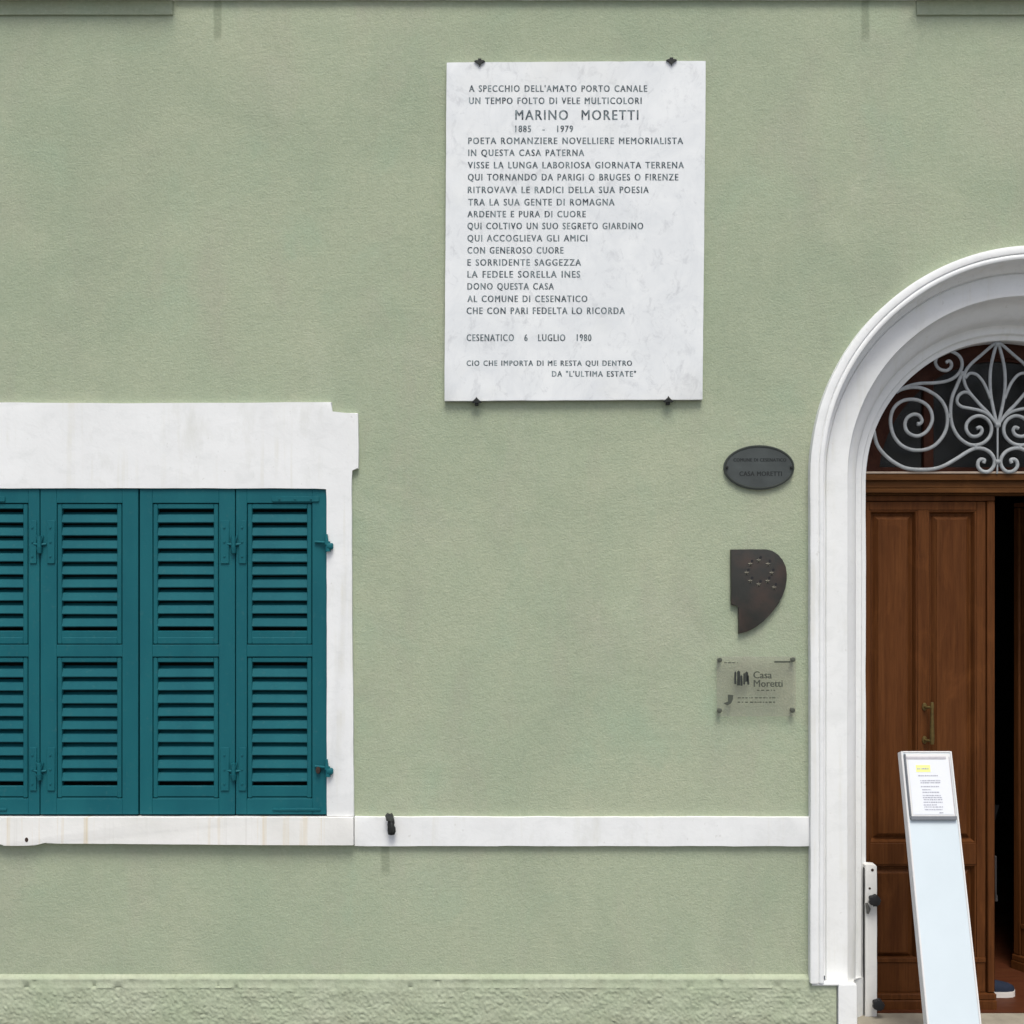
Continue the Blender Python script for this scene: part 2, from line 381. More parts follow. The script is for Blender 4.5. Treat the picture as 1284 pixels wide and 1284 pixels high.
# ---- rough dado with sloped ledge: real relief
def dado(xa, xb, name="dado"):
    bm = bmesh.new()
    xa_, xb_ = W(xa, 0).x, W(xb, 0).x
    cxd = W(CX, 0).x
    nx = max(8, int((xb_ - xa_) / 0.0055))
    rows = []
    prof = [(1221.5, 0.0), (1222, -0.006), (1225.4, -0.0185), (1226.6, -0.020), (1228, -0.0192), (1235.2, -0.0192), (1236.4, -0.0215)]
    yy = 1238.5
    while yy < Y0 + 6: prof.append((yy, None)); yy += 1.5
    for py, Y in prof:
        row = []
        for i in range(nx + 1):
            x = xa_ + (xb_ - xa_) * i / nx; z = (Y0 - py) / S
            if Y is None:
                q = Vector((x * 11, z * 14, 0.0)); q2 = Vector((x * 38, z * 40, 4.0)); q3 = Vector((x * 115, z * 115, 2.0))
                wv = noise.noise(q) * 0.0035 + abs(noise.noise(q2 + Vector((noise.noise(q) * 1.2, 0, 0)))) * 0.0065 + noise.noise(q3) * 0.0042
                edge = min(1.0, (py - 1236.5) / 5.0) * min(1.0, min(x - xa_, xb_ - x) / 0.035 + 0.05)
                Yv = -0.0185 - wv * max(0, edge)
            else:
                wb = noise.noise((x * 5, py * .15, 0)) * 0.003 + noise.noise((x * 33, py * .3, 3)) * 0.002
                chip = max(0, noise.noise((x * 17, 2.2, py * .12)) - 0.42) * 0.04 if Y < -0.015 else 0
                Yv = Y + (wb if Y < 0 else 0) + chip
            if abs(x - cxd) < 283 / S and py < 1231:      # cut back under the white cap of the door surround
                z = (Y0 - (1230 + (py - 1221) * .05)) / S; Yv = -0.019
            row.append(bm.verts.new((x, Yv, z)))
        rows.append(row)
    for a, b in zip(rows[:-1], rows[1:]):
        for i in range(nx): bm.faces.new((a[i], b[i], b[i + 1], a[i + 1]))
    for r in (0, nx):                      # end returns to the wall
        for a, b in zip(rows[:-1], rows[1:]):
            p, q = a[r], b[r]
            bm.faces.new((p, q, bm.verts.new((q.co.x, 0.0, q.co.z)), bm.verts.new((p.co.x, 0.0, p.co.z))))
    return link(name, bm, M['rough'], house, 50)
dado(WX0, 1047.5); dado(2 * CX - 1047.5, WX1)

# ---- string courses
def band(xa, xb, ya, yb, Yf, name, mat, seed):
    bm = bmesh.new()
    a, b = W(xa, ya), W(xb, yb)
    prism(bm, [(a.x, a.z), (b.x, a.z), (b.x, b.z), (a.x, b.z)], Yf, 0.005, 0.004, 0.0022, 0.05, seed)
    return link(name, bm, mat, house, 40)
band(445.2, CX - 284, 1023.5, 1059.5, -0.022, "string_course", M['white'], 3)
band(CX + 284, WX1, 1023.5, 1059.5, -0.022, "string_course", M['white'], 4)
band(WX0, -102, 1023.5, 1059.5, -0.022, "string_course", M['white'], 8)
band(221, 1146, -38, 0.5, -0.022, "string_course", M['white'], 5)

# ---- upper window sills: slab with a shallow band added below to edge its shadow
for xa, xb, sd_ in ((-330, 220, 11), (1147, 1700, 12)):
    bm = bmesh.new()
    a, b = W(xa, -34), W(xb, 1)
    prism(bm, [(a.x, a.z), (b.x, a.z), (b.x, b.z), (a.x, b.z)], -0.068, 0.005, 0.006, 0.002, 0.06, sd_)
    s_ = link("upper_window_sill", bm, M['sill'], house, 40)
    bm = bmesh.new()
    a, b = W(xa + 2, 1.5), W(xb - 3, 19.5)
    prism(bm, [(a.x, a.z), (b.x, a.z), (b.x, b.z), (a.x, b.z)], -0.010, 0.004, 0.004, 0.0015, 0.06, sd_ + 3)
    t_ = link("shadow_edge_band", bm, M['stucco'], s_, 40)

# ---- window surround
half = [(174, 506.5), (290, 506), (416.5, 505), (417, 517.5), (434, 518.5), (449.5, 519), (450.3, 560), (449.8, 588), (441.5, 590), (442, 760), (443.5, 900), (444.5, 1022.5),
        (410.8, 1022.5), (410.6, 613), (174, 612.5)]
full = half[:-1] + [(348 - x, y) for x, y in reversed(half)]
full = [p for i, p in enumerate(full) if i == 0 or p != full[i - 1]]
full = [(p.x, p.z) for p in (W(x, y) for x, y in full)]
# drop the duplicated centre points so that the outline stays simple
bm = bmesh.new()
prism(bm, full, -0.024, 0.02, 0.003, 0.0016, 0.05, 21)
link("window_surround", bm, M['white'], house, 40)
# inner reveals behind the shutters
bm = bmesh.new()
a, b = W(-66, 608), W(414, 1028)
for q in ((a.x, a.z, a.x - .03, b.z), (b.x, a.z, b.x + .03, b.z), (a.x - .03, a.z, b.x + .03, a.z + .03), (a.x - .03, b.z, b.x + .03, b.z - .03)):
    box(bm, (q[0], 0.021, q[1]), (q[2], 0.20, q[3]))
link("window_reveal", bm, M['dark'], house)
bm = bmesh.new(); box(bm, (a.x - .03, 0.20, a.z + .03), (b.x + .03, 0.215, b.z - .03))  # dark sheet standing for the shade seen through the slat gaps
link("window_backing", bm, M['dark'], house)
# ---- window sill with its chipped lower edge and drain hole
pts = [(-100, 1023), (444.3, 1022.9), (444.5, 1057.5), (330, 1057), (200, 1056), (63, 1055), (57, 1054), (52, 1056.5), (48, 1058), (20, 1058), (9, 1058.2), (5, 1055), (2, 1053.5), (-100, 1054)]
bm = bmesh.new(); prism(bm, [(W(x, y).x, W(x, y).z) for x, y in pts], -0.042, 0.02, 0.004, 0.001, 0.04, 31)
sl = link("window_sill", bm, M['sill'], house, 40)
bm = bmesh.new(); disc(bm, W(38, 1050.5), 0.008, -0.0432, -0.03, 12, 0, 0.011); link("drain_hole", bm, M['rust'], sl)

# ---- shutters
YF = -0.014                                # shutter front face
def shutter(x0, x1, op0, op1, seed, hinge_right=None, tilt=0.0):
    """leaf between pixels x0..x1 with louvre openings op0..op1"""
    bm = bmesh.new(); top, bot = 613.1, 1021.2
    T = YF + 0.036
    def bx(a, y0, b, y1, yf=YF, yb=T, bev=0.0018): pbox(bm, a, y0, b, y1, yf, yb, bev)
    g0, g1 = op0 - 6.5, op1 + 6.5          # edge of the bead round each opening
    bx(x0, top, g0, bot); bx(g1, top, x1, bot)                     # stiles
    bx(g0, top, g1, 630.8); bx(g0, 808.5, g1, 823.5); bx(g0, 1001.5, g1, bot)   # rails
    for ya, yb, o0, o1 in ((630.8, 808.5, 638, 792), (823.5, 1001.5, 830.5, 993.5)):
        f = YF + 0.004                      # bead frame set a little back, leaving a dark quirk line
        bx(g0 + .9, ya + .9, op0, yb - .9, f, T, .003); bx(op1, ya + .9, g1 - .9, yb - .9, f, T, .003)
        bx(op0, ya + .9, op1, o0, f, T, .003); bx(op0, o1 + 7.0, op1, yb - .9, f, T, .003)
    leaf = link("shutter", bm, M['teal'], house, 30)
    bm = bmesh.new()
    for o0, n in ((644.4, 9), (838.4, 9)):
        for k in range(n):
            y = o0 + 16.35 * k; jit = random.uniform(-.4, .4)
            # inclined slat: low edge at the front, high edge at the back
            f = YF + 0.004
            za = P(0, y + 11.3 + jit, f).z; zb = P(0, y + 0.1 + jit, f).z
            xa, xb = P(op0 - .8, y, f).x, P(op1 + .8, y, f).x; tw = random.uniform(-.0012, .0012)
            sec = [(f + .001, za), (f + .014, za + .001), (f + .050, zb + .0085), (f + .042, zb + .0115), (f + .028, zb - .003), (f + .011, zb)]
            va = [bm.verts.new((xa, yy, zz)) for yy, zz in sec]; vb = [bm.verts.new((xb, yy, zz + tw)) for yy, zz in sec]
            fs = [bm.faces.new(va[::-1]), bm.faces.new(vb)] + [bm.faces.new((va[i], va[(i + 1) % 6], vb[(i + 1) % 6], vb[i])) for i in range(6)]
            e = [ed for q in (fs[2], fs[7]) for ed in q.edges if abs(ed.verts[0].co.x - ed.verts[1].co.x) > 0.05]
            bmesh.ops.bevel(bm, geom=list(set(e)), offset=0.0045, segments=3, affect='EDGES')
    # flat board closing the bottom of each set
    for y0_, y1_ in ((791.0, 801), (985.5, 995)):
        pbox(bm, op0 - 1, y0_, op1 + 1, y1_ + 4, YF + .006, YF + .03, .002)
    link("louvres", bm, M['teal'], leaf, 40)
    return leaf
def strap(leaf, xa, xb, ya, yb):           # small screwed flat iron
    bm = bmesh.new(); pbox(bm, xa, ya, xb, yb, YF - .0065, YF + .001, .0012)
    n = 3 if yb - ya > 20 or xb - xa > 20 else 1
    for k in range(n):
        t = (k + .5) / n
        c = P((xa + xb) / 2 if yb - ya > xb - xa else xa + (xb - xa) * t, ya + (yb - ya) * t if yb - ya > xb - xa else (ya + yb) / 2, YF)
        disc(bm, c, .0050, YF - .010, YF - .004, 10, .001)
    link("strap_plate", bm, M['teal'], leaf, 40)
def knuckle(leaf, x, y):
    bm = bmesh.new(); c = P(x, y, YF)
    tube(bm, [(c.x, YF - .012, c.z + .036), (c.x, YF - .012, c.z - .032)], .0105, 10)
    tube(bm, [(c.x - .001, YF - .010, c.z - .016), (c.x + .001, YF - .010, c.z - .044)], [.015, .010], 10)
    for s in (-1, 1):
        tube(bm, [(c.x + s * .006, YF - .006, c.z - .004), (c.x + s * .030, YF - .003, c.z - .001)], [.0065, .005], 8)
        tube(bm, [(c.x + s * .006, YF - .008, c.z + .005), (c.x + s * .015, YF - .007, c.z + .040)], [.005, .003], 8)
    link("hinge", bm, M['teal'], leaf, 50)
leaves = [shutter(-63, 49.4, -39, 29, 1), shutter(50.6, 173.2, 77.5, 146.8, 2), shutter(175.2, 294.6, 197.6, 268.0, 3), shutter(295.8, 410.0, 316.0, 385.0, 4)]
for i, (xa, xb) in enumerate(((37, 45.5), (59, 68.5), (276.5, 287), (299.5, 308.5))):
    for ya in (652.5, 937.5): strap(leaves[i], xa, xb, ya, ya + 54)
for l_, x in ((leaves[1], 50.5), (leaves[3], 293.5)):
    for y in (682, 966): knuckle(l_, x, y)
for l_, xa, xb in ((leaves[0], -53, 6), (leaves[3], 341, 400)):
    strap(l_, xa, xb, 622.5, 629); strap(l_, xa + 1, xb + 2, 1013.5, 1016.5)
def pintle(leaf, x, y, mat, s=1, bolt=False):
    bm = bmesh.new(); c = P(x, y, -0.03)
    tube(bm, [(c.x - s * .006, -.034, c.z + .045), (c.x - s * .004, -.036, c.z - .004)], [.007, .010], 10)
    tube(bm, [(c.x + s * .002, -.036, c.z + .012), (c.x + s * .002, -.036, c.z - .036)], [.010, .013], 10)
    box(bm, (c.x - s * .006, -.048, c.z + .004), (c.x + s * .026, -.024, c.z - .026), .005)
    tube(bm, [(c.x - s * .062, YF - .006, c.z + .010), (c.x, -.030, c.z + .006)], [.006, .007], 8)
    if bolt: disc(bm, Vector((c.x - s * .050, 0, c.z + .004)), .013, YF - .022, YF, 12, .003, .018)
    link("hinge", bm, mat, leaf, 50)
pintle(leaves[3], 411, 682, M['teal']); pintle(leaves[3], 411, 964, M['teal'], 1, False)
bm = bmesh.new(); disc(bm, P(399.5, 965, YF), .011, YF - .020, YF + .001, 12, .003, .017); link("hinge_bolt", bm, M['rust'], leaves[3], 50)
pintle(leaves[0], -63, 682, M['teal'], -1); pintle(leaves[0], -63, 964, M['teal'], -1)

# ---- door surround (architrave): one moulding profile swept round the arch
prof = [(284.5, 0.004), (284.5, -.042), (283, -.045), (276.5, -.0455), (275.2, -.044), (275.0, -.038), (274.0, -.037), (273.6, -.041), (272.4, -.044), (270.0, -.0445), (268.2, -.041),
        (267.4, -.034), (267.0, -.015), (266.7, 0.01), (266.0, .034), (264.6, .050), (261.5, .058), (259.3, .061), (258.6, .066), (258.0, .080), (257.0, .081), (256.4, .074),
        (244, .0745), (231.5, .074), (229.4, .076), (228.8, .082), (228.0, .120), (226.0, .152), (220.5, .170), (214.5, .192), (209.5, .212), (206.2, .240), (204.5, .285),
        (204.0, .300), (203.0, .3025), (197.0, .303), (194.0, .3045), (192.6, .310), (192.2, .322), (191.0, .325), (187.2, .326), (186.0, .328), (185.4, .336), (185.0, .40)]
path = []
zb = (Y0 - 1229) / S; zc = (Y0 - CY) / S
nst = 28
for k in range(nst): path.append(('L', zb + (zc - zb) * k / nst))
na = 72
for k in range(na + 1): path.append(('A', math.pi * k / na))
for k in range(1, nst + 1): path.append(('R', zc + (zb - zc) * k / nst))
bm = bmesh.new(); rings = []
cxw = W(CX, 0).x
for kind, v in path:
    ring = []
    for r, Y in prof:
        r_ = r / S
        low = kind != 'A' and abs(v - zb) < 1e-6 and r < 258.5
        if kind == 'L': p = Vector((cxw - r_, Y, v))
        elif kind == 'R': p = Vector((cxw + r_, Y, v))
        else: p = Vector((cxw - r_ * math.cos(v), Y, zc + r_ * math.sin(v)))
        if low: p.z = (Y0 - 1264) / S
        wv = 0.0016 * noise.noise(p * 4.0) + 0.0007 * noise.noise(p * 17.0)
        out = Vector((p.x - cxw, 0, max(0, p.z - zc))).normalized()
        ring.append(bm.verts.new(p + out * wv + Vector((0, 0.0008 * noise.noise(p * 9.0), 0))))
    rings.append(ring)
for a, b in zip(rings[:-1], rings[1:]):
    for i in range(len(prof) - 1): bm.faces.new((a[i], a[i + 1], b[i + 1], b[i]))
ds = link("door_surround", bm, M['jamb'], house, 38)
# plinth blocks at the foot of the surround
for s in (-1, 1):
    X = lambda x: cxw - s * (CX - x) / S
    plan = [(1049, 0.004), (1049, -.033), (1069.5, -.033), (1072, -.030), (1073.5, -.02), (1075.5, .085), (1085, .18), (1095, .27), (1104, .295), (1113, .33), (1040, .33), (1040, 0.004)]
    ztop = lambda Y: (Y0 - (1231 + 66 * (Y + .033))) / S          # top weathered, falling back into the jamb
    bm = bmesh.new()
    lo = [bm.verts.new((X(x), y, 0.0)) for x, y in plan]; hi = [bm.verts.new((X(x), y, ztop(y))) for x, y in plan]
    bm.faces.new(hi); bm.faces.new(lo[::-1])
    for i in range(len(plan)): bm.faces.new((lo[i], lo[(i + 1) % len(plan)], hi[(i + 1) % len(plan)], hi[i]))
    bmesh.ops.bevel(bm, geom=[e for e in bm.edges if all(v.co.z > ztop(v.co.y) - .001 for v in e.verts)], offset=.005, segments=2, affect='EDGES')
    # thin white cap lapping over the dado ledge
    sec = [(-.0335, 1232.3), (-.034, 1230.2), (-.031, 1229), (.0735, 1236), (.0735, 1246), (-.01, 1236)]
    e0 = [bm.verts.new((X(1016.5), y, (Y0 - q) / S)) for y, q in sec]; e1 = [bm.verts.new((X(1049.6), y - (.0005 if y < 0 else 0), (Y0 - q + .2) / S)) for y, q in sec]
    bm.faces.new(e0); bm.faces.new(e1[::-1])
    for i in range(len(sec)): bm.faces.new((e0[i], e0[(i + 1) % len(sec)], e1[(i + 1) % len(sec)], e1[i]))
    link("surround_plinth", bm, M['jamb'], house, 40)

# ---- doorstep
bm = bmesh.new(); a, b = W(CX - 330, Y0), W(CX + 330, 1303.5)
box(bm, (W(CX - 240, 0).x, -.20, 0.0), (W(CX + 240, 0).x, .335, b.z), .006, 2)
link("doorstep", bm, M['stone'], house, 40)

# ---- transom and fanlight
YD = 0.40                                  # front of the door leaf stiles
bm = bmesh.new()
xl, xr = W(CX - 186, 0).x, W(CX + 186, 0).x
def trow(y0, y1, Yf): box(bm, (xl, Yf, P(0, y0, Yf).z), (xr, .46, P(0, y1, Yf).z), .0025)
trow(594.2, 602.3, .350); trow(602.7, 612.0, .366); trow(612.3, 618.0, .352); trow(618.3, 621, .385)
tr = link("door_transom", bm, M['woodh'], house, 40)
bm = bmesh.new(); box(bm, (xl, .346, P(0, 591.2, .346).z), (xr, .40, P(0, 593.9, .346).z), .002)
link("drip_bar", bm, plain("sun_bleached_drip_bar", (0.42, 0.33, 0.26), 0.6), tr, 40)
# fanlight: wooden arch frame, two mullions, a pane
bm = bmesh.new(); n = 48
ztr = P(0, 591, .39).z
def archring(r0, r1, Yf, Yb):
    A = []
    for k in range(n + 1):
        t = math.pi * k / n
        A.append([bm.verts.new((cxw - r * math.cos(t) / S, y, zc + r * math.sin(t) / S)) for r, y in ((r0, Yf), (r1, Yf), (r1, Yb), (r0, Yb))])
    for p, q in zip(A[:-1], A[1:]):
        for i in range(4): bm.faces.new((p[i], p[(i + 1) % 4], q[(i + 1) % 4], q[i]))
archring(192, 166, .402, .45); archring(166, 162, .412, .44)
for s in (-1, 1):
    xm = cxw + s * 95 / S
    box(bm, (xm - .026, .405, ztr - .03), (xm + .026, .44, zc + math.sqrt(168 ** 2 - 95 ** 2) / S), .004)
box(bm, (xl, .4045, ztr - .03), (xr, .449, ztr + .022), .003)
fl = link("fanlight", bm, wood("shaded_fanlight_wood", (0.032, 0.010, 0.006), (0.055, 0.019, 0.010), (6, 6, 6)), house, 40)  # wood colour darkened for the shade inside the arch
bm = bmesh.new()
vsr = [bm.verts.new((cxw - 168 * math.cos(math.pi * k / n) / S, .426, zc + 168 * math.sin(math.pi * k / n) / S)) for k in range(n + 1)]
vsr += [bm.verts.new((cxw + 168 / S, .426, ztr)), bm.verts.new((cxw - 168 / S, .426, ztr))]
bm.faces.new(vsr); link("glass_pane", bm, M['glass'], fl)
# ---- wrought-iron grille: scrolls traced from the photograph at the grille's own depth
YG = 0.345
def G(p): return P(1084 + p[0] / 6.42, 400 + p[1] / 6.42, YG)
AX = 1071.0
curves = [
 ([(430,848),(452,838),(462,815),(440,778),(395,768),(345,795),(325,850),(345,908),(400,940),(455,935),(510,893),(545,815),(532,735),(482,678),(400,648),(312,657),(248,702),(215,770),(211,850),(236,940),(292,1012),(370,1050),(460,1056),(545,1030),(612,970),(656,890),(668,800),(650,710),(604,640),(540,592),(462,557),(380,550),(300,566),(255,590)], 2.1),
 ([(655,352),(682,338),(700,362),(690,398),(650,416),(595,396),(571,350),(586,305),(640,266),(700,262),(760,296),(785,350),(775,412),(730,466),(660,500),(560,515),(440,520),(340,545),(255,590)], 2.0),
 ([(75,900),(84,950),(105,1018),(155,1085),(232,1150),(332,1200),(450,1213),(560,1206),(642,1180),(740,1125),(830,1068),(900,1040),(970,1050),(1022,1087),(1046,1140),(1035,1192),(998,1228),(950,1226),(915,1192),(914,1152),(935,1130),(965,1136),(957,1160)], 2.2),
 ([(785,440),(742,540),(706,630),(692,740),(705,850),(750,940),(820,1000),(890,1016),(960,995),(1010,940),(1021,870),(990,810),(930,780),(868,795),(824,840),(820,892),(850,936),(890,946),(930,930),(946,896),(930,872),(902,882)], 2.1),
 ([(1062,195),(1035,208),(940,290),(860,360),(815,420),(800,482),(830,570),(930,690),(1020,790),(1066,852)], 1.9),
 ([(812,476),(848,438),(905,450),(960,515),(998,600),(1012,640)], 1.8),
 ([(1040,815),(990,750),(920,680),(850,603),(800,590),(757,618),(745,668),(780,705),(850,720),(932,738),(1000,772),(1052,830)], 1.9),
 ([(1064,195),(1028,330),(1011,450),(1015,600),(1040,740),(1067,850)], 2.0),
]
bm = bmesh.new()
for pts, r in curves:
    for s in (1, -1):
        q = spline([G(p if s == 1 else (2 * AX - p[0], p[1])) for p in pts], 5)
        tube(bm, q, r / S * 1.14, 8, 0.9)
tube(bm, [G((AX, 845)), G((AX, 900)), G((AX, 1150)), G((AX - 4, 1245))], [.007, .005, .0045, .005], 8)
for c, r in (((AX, 1150), .012), ((AX, 852), .013), ((AX, 205), .012)):
    cc = G(c); tube(bm, [(cc.x - .012, YG, cc.z), (cc.x + .012, YG, cc.z)], r, 8)
for s in (1, -1):
    for c in ((783, 440), (680, 780), (893, 1028)):
        cc = G((c[0] if s == 1 else 2 * AX - c[0], c[1])); tube(bm, [(cc.x, YG, cc.z + .011), (cc.x, YG, cc.z - .011)], .011, 8)
    cc = G((435 if s == 1 else 2 * AX - 435, 845)); tube(bm, [(cc.x - .008, YG, cc.z), (cc.x + .006, YG, cc.z)], .010, 8)
gr = link("fanlight_grille", bm, M['grille'], house, 50)

# ---- door leaves
def door_leaf(side):
    """built closed on the left (pixels at depth YD); mirrored for the right one"""
    parts = {}
    s_ = (D + YD) / D
    def X(x): return (VX + (x - VX) * s_ - 642) / S
    def Z(y): return (Y0 - (VY + (y - VY) * s_)) / S
    def B(bm, x0, y0, x1, y1, Yf, Yb, bev=.002): box(bm, (X(x0), Yf, Z(y0)), (X(x1), Yb, Z(y1)), bev)
    bm = bmesh.new()
    bot = 1272.5
    # stiles and rails
    B(bm, 1081, 629, 1090, 1244, YD, YD + .05); B(bm, 1224.5, 629, 1236, 1244, YD, YD + .05)
    B(bm, 1090.1, 629, 1224.4, 639.5, YD, YD + .05); B(bm, 1090.1, 1057.5, 1224.4, 1084, YD, YD + .05); B(bm, 1090.1, 1207, 1224.4, 1244, YD, YD + .05)
    B(bm, 1150.5, 639.6, 1163.5, 1057.4, YD, YD + .05); B(bm, 1150.5, 1084.1, 1163.5, 1206.9, YD, YD + .05)
    B(bm, 1081, 621.5, 1247, 628.2, YD - .008, YD + .04, .003)
    B(bm, 1237, 628.6, 1246.5, 1244, YD - .012, YD + .045, .005)
    B(bm, 1081, 1244.4, 1247.5, 1252, YD - .022, YD + .05, .004); B(bm, 1081, 1252.2, 1247.5, bot, YD - .028, YD + .05, .004)
    B(bm, 1084, 1200.5, 1236, 1206.7, YD - .006, YD + .03, .003)
    parts['door_leaf'] = (bm, M['wood'])
    # panels: raised fields with bevelled margins
    plist = []
    for y0, y1 in ((639.6, 1057.4), (1084.1, 1206.9)):
        for x0, x1 in ((1090.1, 1150.4), (1163.6, 1224.4)):
            bm = bmesh.new()
            def ring(m, Y): return [bm.verts.new((X(a), Y, Z(b))) for a, b in ((x0 + m, y0 + m), (x1 - m, y0 + m), (x1 - m, y1 - m), (x0 + m, y1 - m))]
            seq = [ring(0, YD + .004), ring(1.8, YD + .004), ring(3.2, YD + .016), ring(4.6, YD + .029), ring(6.2, YD + .029), ring(11.2, YD + .013), ring(11.9, YD + .009)]
            for a, b in zip(seq[:-1], seq[1:]):
                for i in range(4): bm.faces.new((a[i], a[(i + 1) % 4], b[(i + 1) % 4], b[i]))
            bm.faces.new(seq[-1])
            back = ring(0, YD + .046); bm.faces.new(back[::-1])
            for i in range(4): bm.faces.new((seq[0][i], back[i], back[(i + 1) % 4], seq[0][(i + 1) % 4]))
            plist.append(bm)
    bmh = bmesh.new()
    for y in (886, 927.5):
        c = Vector((X(1159), 0, Z(y))); disc(bmh, c, .012, YD - .008, YD + .001, 14, .002, .020)
        tube(bmh, [(c.x, YD - .004, c.z), (c.x + .004, YD - .026, c.z), (X(1165.5), YD - .036, c.z)], .007, 8)
    pts = [(X(1165.5), YD - .036, Z(y)) for y in (879.5, 884, 890, 900, 910, 920, 927, 932)]
    tube(bmh, pts, [.007, .010, .0075, .009, .0105, .012, .012, .009], 10)
    # mirror / swing for the right leaf
    T = Matrix.Identity(4)
    if side > 0:
        hx = cxw + 182 / S
        T = Matrix.Translation((hx, YD + .045, 0)) @ Matrix.Rotation(R(-62), 4, 'Z') @ Matrix.Translation((-hx, -(YD + .045), 0)) @ Matrix.Translation((2 * cxw, 0, 0)) @ Matrix.Scale(-1, 4, (1, 0, 0))
    for b in [parts['door_leaf'][0], bmh] + plist: b.transform(T)
    leaf = link("door_leaf", parts['door_leaf'][0], M['wood'], house, 40)
    for b in plist: link("door_panel", b, M['wood'], leaf)
    if side < 0: link("door_handle", bmh, M['brass'], leaf, 50)
    else: bmh.free()
    return leaf
door_leaf(-1); door_leaf(1)
# lock keep on the edge of the closed leaf
bm = bmesh.new(); s_ = P(1247.5, 1110, YD + .01); box(bm, (s_.x - .004, YD + .0, s_.z + .15), (s_.x + .006, YD + .03, s_.z - .08), .002)
tube(bm, [(s_.x, YD - .006, s_.z - .045), (s_.x, YD - .006, s_.z - .075)], [.006, .009], 8)
link("door_latch", bm, plain("grey_latch_steel", (0.035, 0.03, 0.03), 0.6, 0.2), house, 40)

# ---- hall behind the door
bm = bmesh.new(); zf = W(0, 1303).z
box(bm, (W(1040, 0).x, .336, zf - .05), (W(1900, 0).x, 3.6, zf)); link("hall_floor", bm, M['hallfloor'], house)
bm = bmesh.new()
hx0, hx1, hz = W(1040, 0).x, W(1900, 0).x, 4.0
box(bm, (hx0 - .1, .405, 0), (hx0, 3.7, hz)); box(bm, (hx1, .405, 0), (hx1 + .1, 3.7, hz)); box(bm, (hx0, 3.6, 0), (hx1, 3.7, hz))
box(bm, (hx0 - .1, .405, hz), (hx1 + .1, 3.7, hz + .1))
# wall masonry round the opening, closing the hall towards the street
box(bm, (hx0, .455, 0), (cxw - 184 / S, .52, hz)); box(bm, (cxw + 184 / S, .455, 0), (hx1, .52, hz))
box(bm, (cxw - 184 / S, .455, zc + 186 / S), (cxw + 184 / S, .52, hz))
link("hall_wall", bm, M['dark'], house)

# ================================================================== WALL-MOUNTED THINGS
# ---- marble memorial plaque
mp = thing("memorial_plaque", "large white marble memorial plaque with engraved Italian inscription and iron clips", "plaque", P(720, 289, 0))
TLc, TRc, BRc, BLc = (560, 78.3), (885, 76.2), (881, 500.8), (557.3, 502.6)
bm = bmesh.new(); YM = -0.028
prism(bm, [(P(x, y, YM).x, P(x, y, YM).z) for x, y in (TLc, TRc, BRc, BLc)], YM, -.004, .0025, .0012, .04, 41)
link("slab", bm, M['marble'], mp, 40)
LN = [("A SPECCHIO DELL'AMATO PORTO CANALE", 588, 811, 115, 8.6), ("UN TEMPO FOLTO DI VELE MULTICOLORI", 588, 804, 130.3, 8.6), ("MARINO  MORETTI", 646, 800, 150.2, 13),
      ("1885   -   1979", 646, 718, 165.5, 8.6), ("POETA ROMANZIERE NOVELLIERE MEMORIALISTA", 587, 856, 180.5, 8.6), ("IN QUESTA CASA PATERNA", 587, 732, 195.5, 8.6),
      ("VISSE LA LUNGA LABORIOSA GIORNATA TERRENA", 586.5, 857, 211, 8.6), ("QUI TORNANDO DA PARIGI O BRUGES O FIRENZE", 586.5, 850, 226.2, 8.8),
      ("RITROVAVA LE RADICI DELLA SUA POESIA", 586.5, 813, 242, 8.6), ("TRA LA SUA GENTE DI ROMAGNA", 587, 770, 257.5, 8.8), ("ARDENTE E PURA DI CUORE", 586, 734, 272.3, 8.4),
      ("QUI COLTIVO UN SUO SEGRETO GIARDINO", 586, 806, 287.3, 8.6), ("QUI ACCOGLIEVA GLI AMICI", 586, 736, 302.6, 8.6), ("CON GENEROSO CUORE", 586, 706, 317.8, 8.6),
      ("E SORRIDENTE SAGGEZZA", 586, 728, 333, 8.6), ("LA FEDELE SORELLA INES", 586, 727, 348, 8.8), ("DONO QUESTA CASA", 586, 694, 363, 8.6),
      ("AL COMUNE DI CESENATICO", 586, 736, 378.6, 8.6), ("CHE CON PARI FEDELTA LO RICORDA", 585, 783, 393.7, 8.8),
      ("CESENATICO   6   LUGLIO   1980", 585, 741, 427.6, 9), ("CIO CHE IMPORTA DI ME RESTA QUI DENTRO", 585, 792, 458.6, 7), ("DA \"L'ULTIMA ESTATE\"", 692, 797, 472.2, 7.4)]
for t, x0, x1, yb, cap in LN:
    bm = bmesh.new(); text_into(bm, t, x0, x1, yb, cap, YM - .0007, gap=1.22, heavy=0.65); link("inscription_line", bm, M['ink'], mp)
def clip(parent, x, y, up):
    bm = bmesh.new(); c = P(x, y, YM - .003)
    s = 1 if up else -1
    w, h = 6.8 / S, 4.2 / S
    out = [(c.x - w, c.z + s * h * .55), (c.x - w * .6, c.z + s * h * .85), (c.x, c.z + s * h * .65), (c.x + w * .6, c.z + s * h * .85), (c.x + w, c.z + s * h * .55),
           (c.x + w * .5, c.z), (c.x + w * .16, c.z - s * h * .4), (c.x, c.z - s * h * 1.05), (c.x - w * .16, c.z - s * h * .4), (c.x - w * .5, c.z)]
    prism(bm, out, YM - .010, YM - .0005, .002)
    box(bm, (c.x - .008, YM - .004, c.z + s * h * .5), (c.x + .008, .0, c.z + s * h * 1.4))
    link("clip", bm, M['iron'], parent)
clip(mp, 601.5, 79.3, True); clip(mp, 842, 78, True); clip(mp, 597.5, 502, False); clip(mp, 838, 501, False)

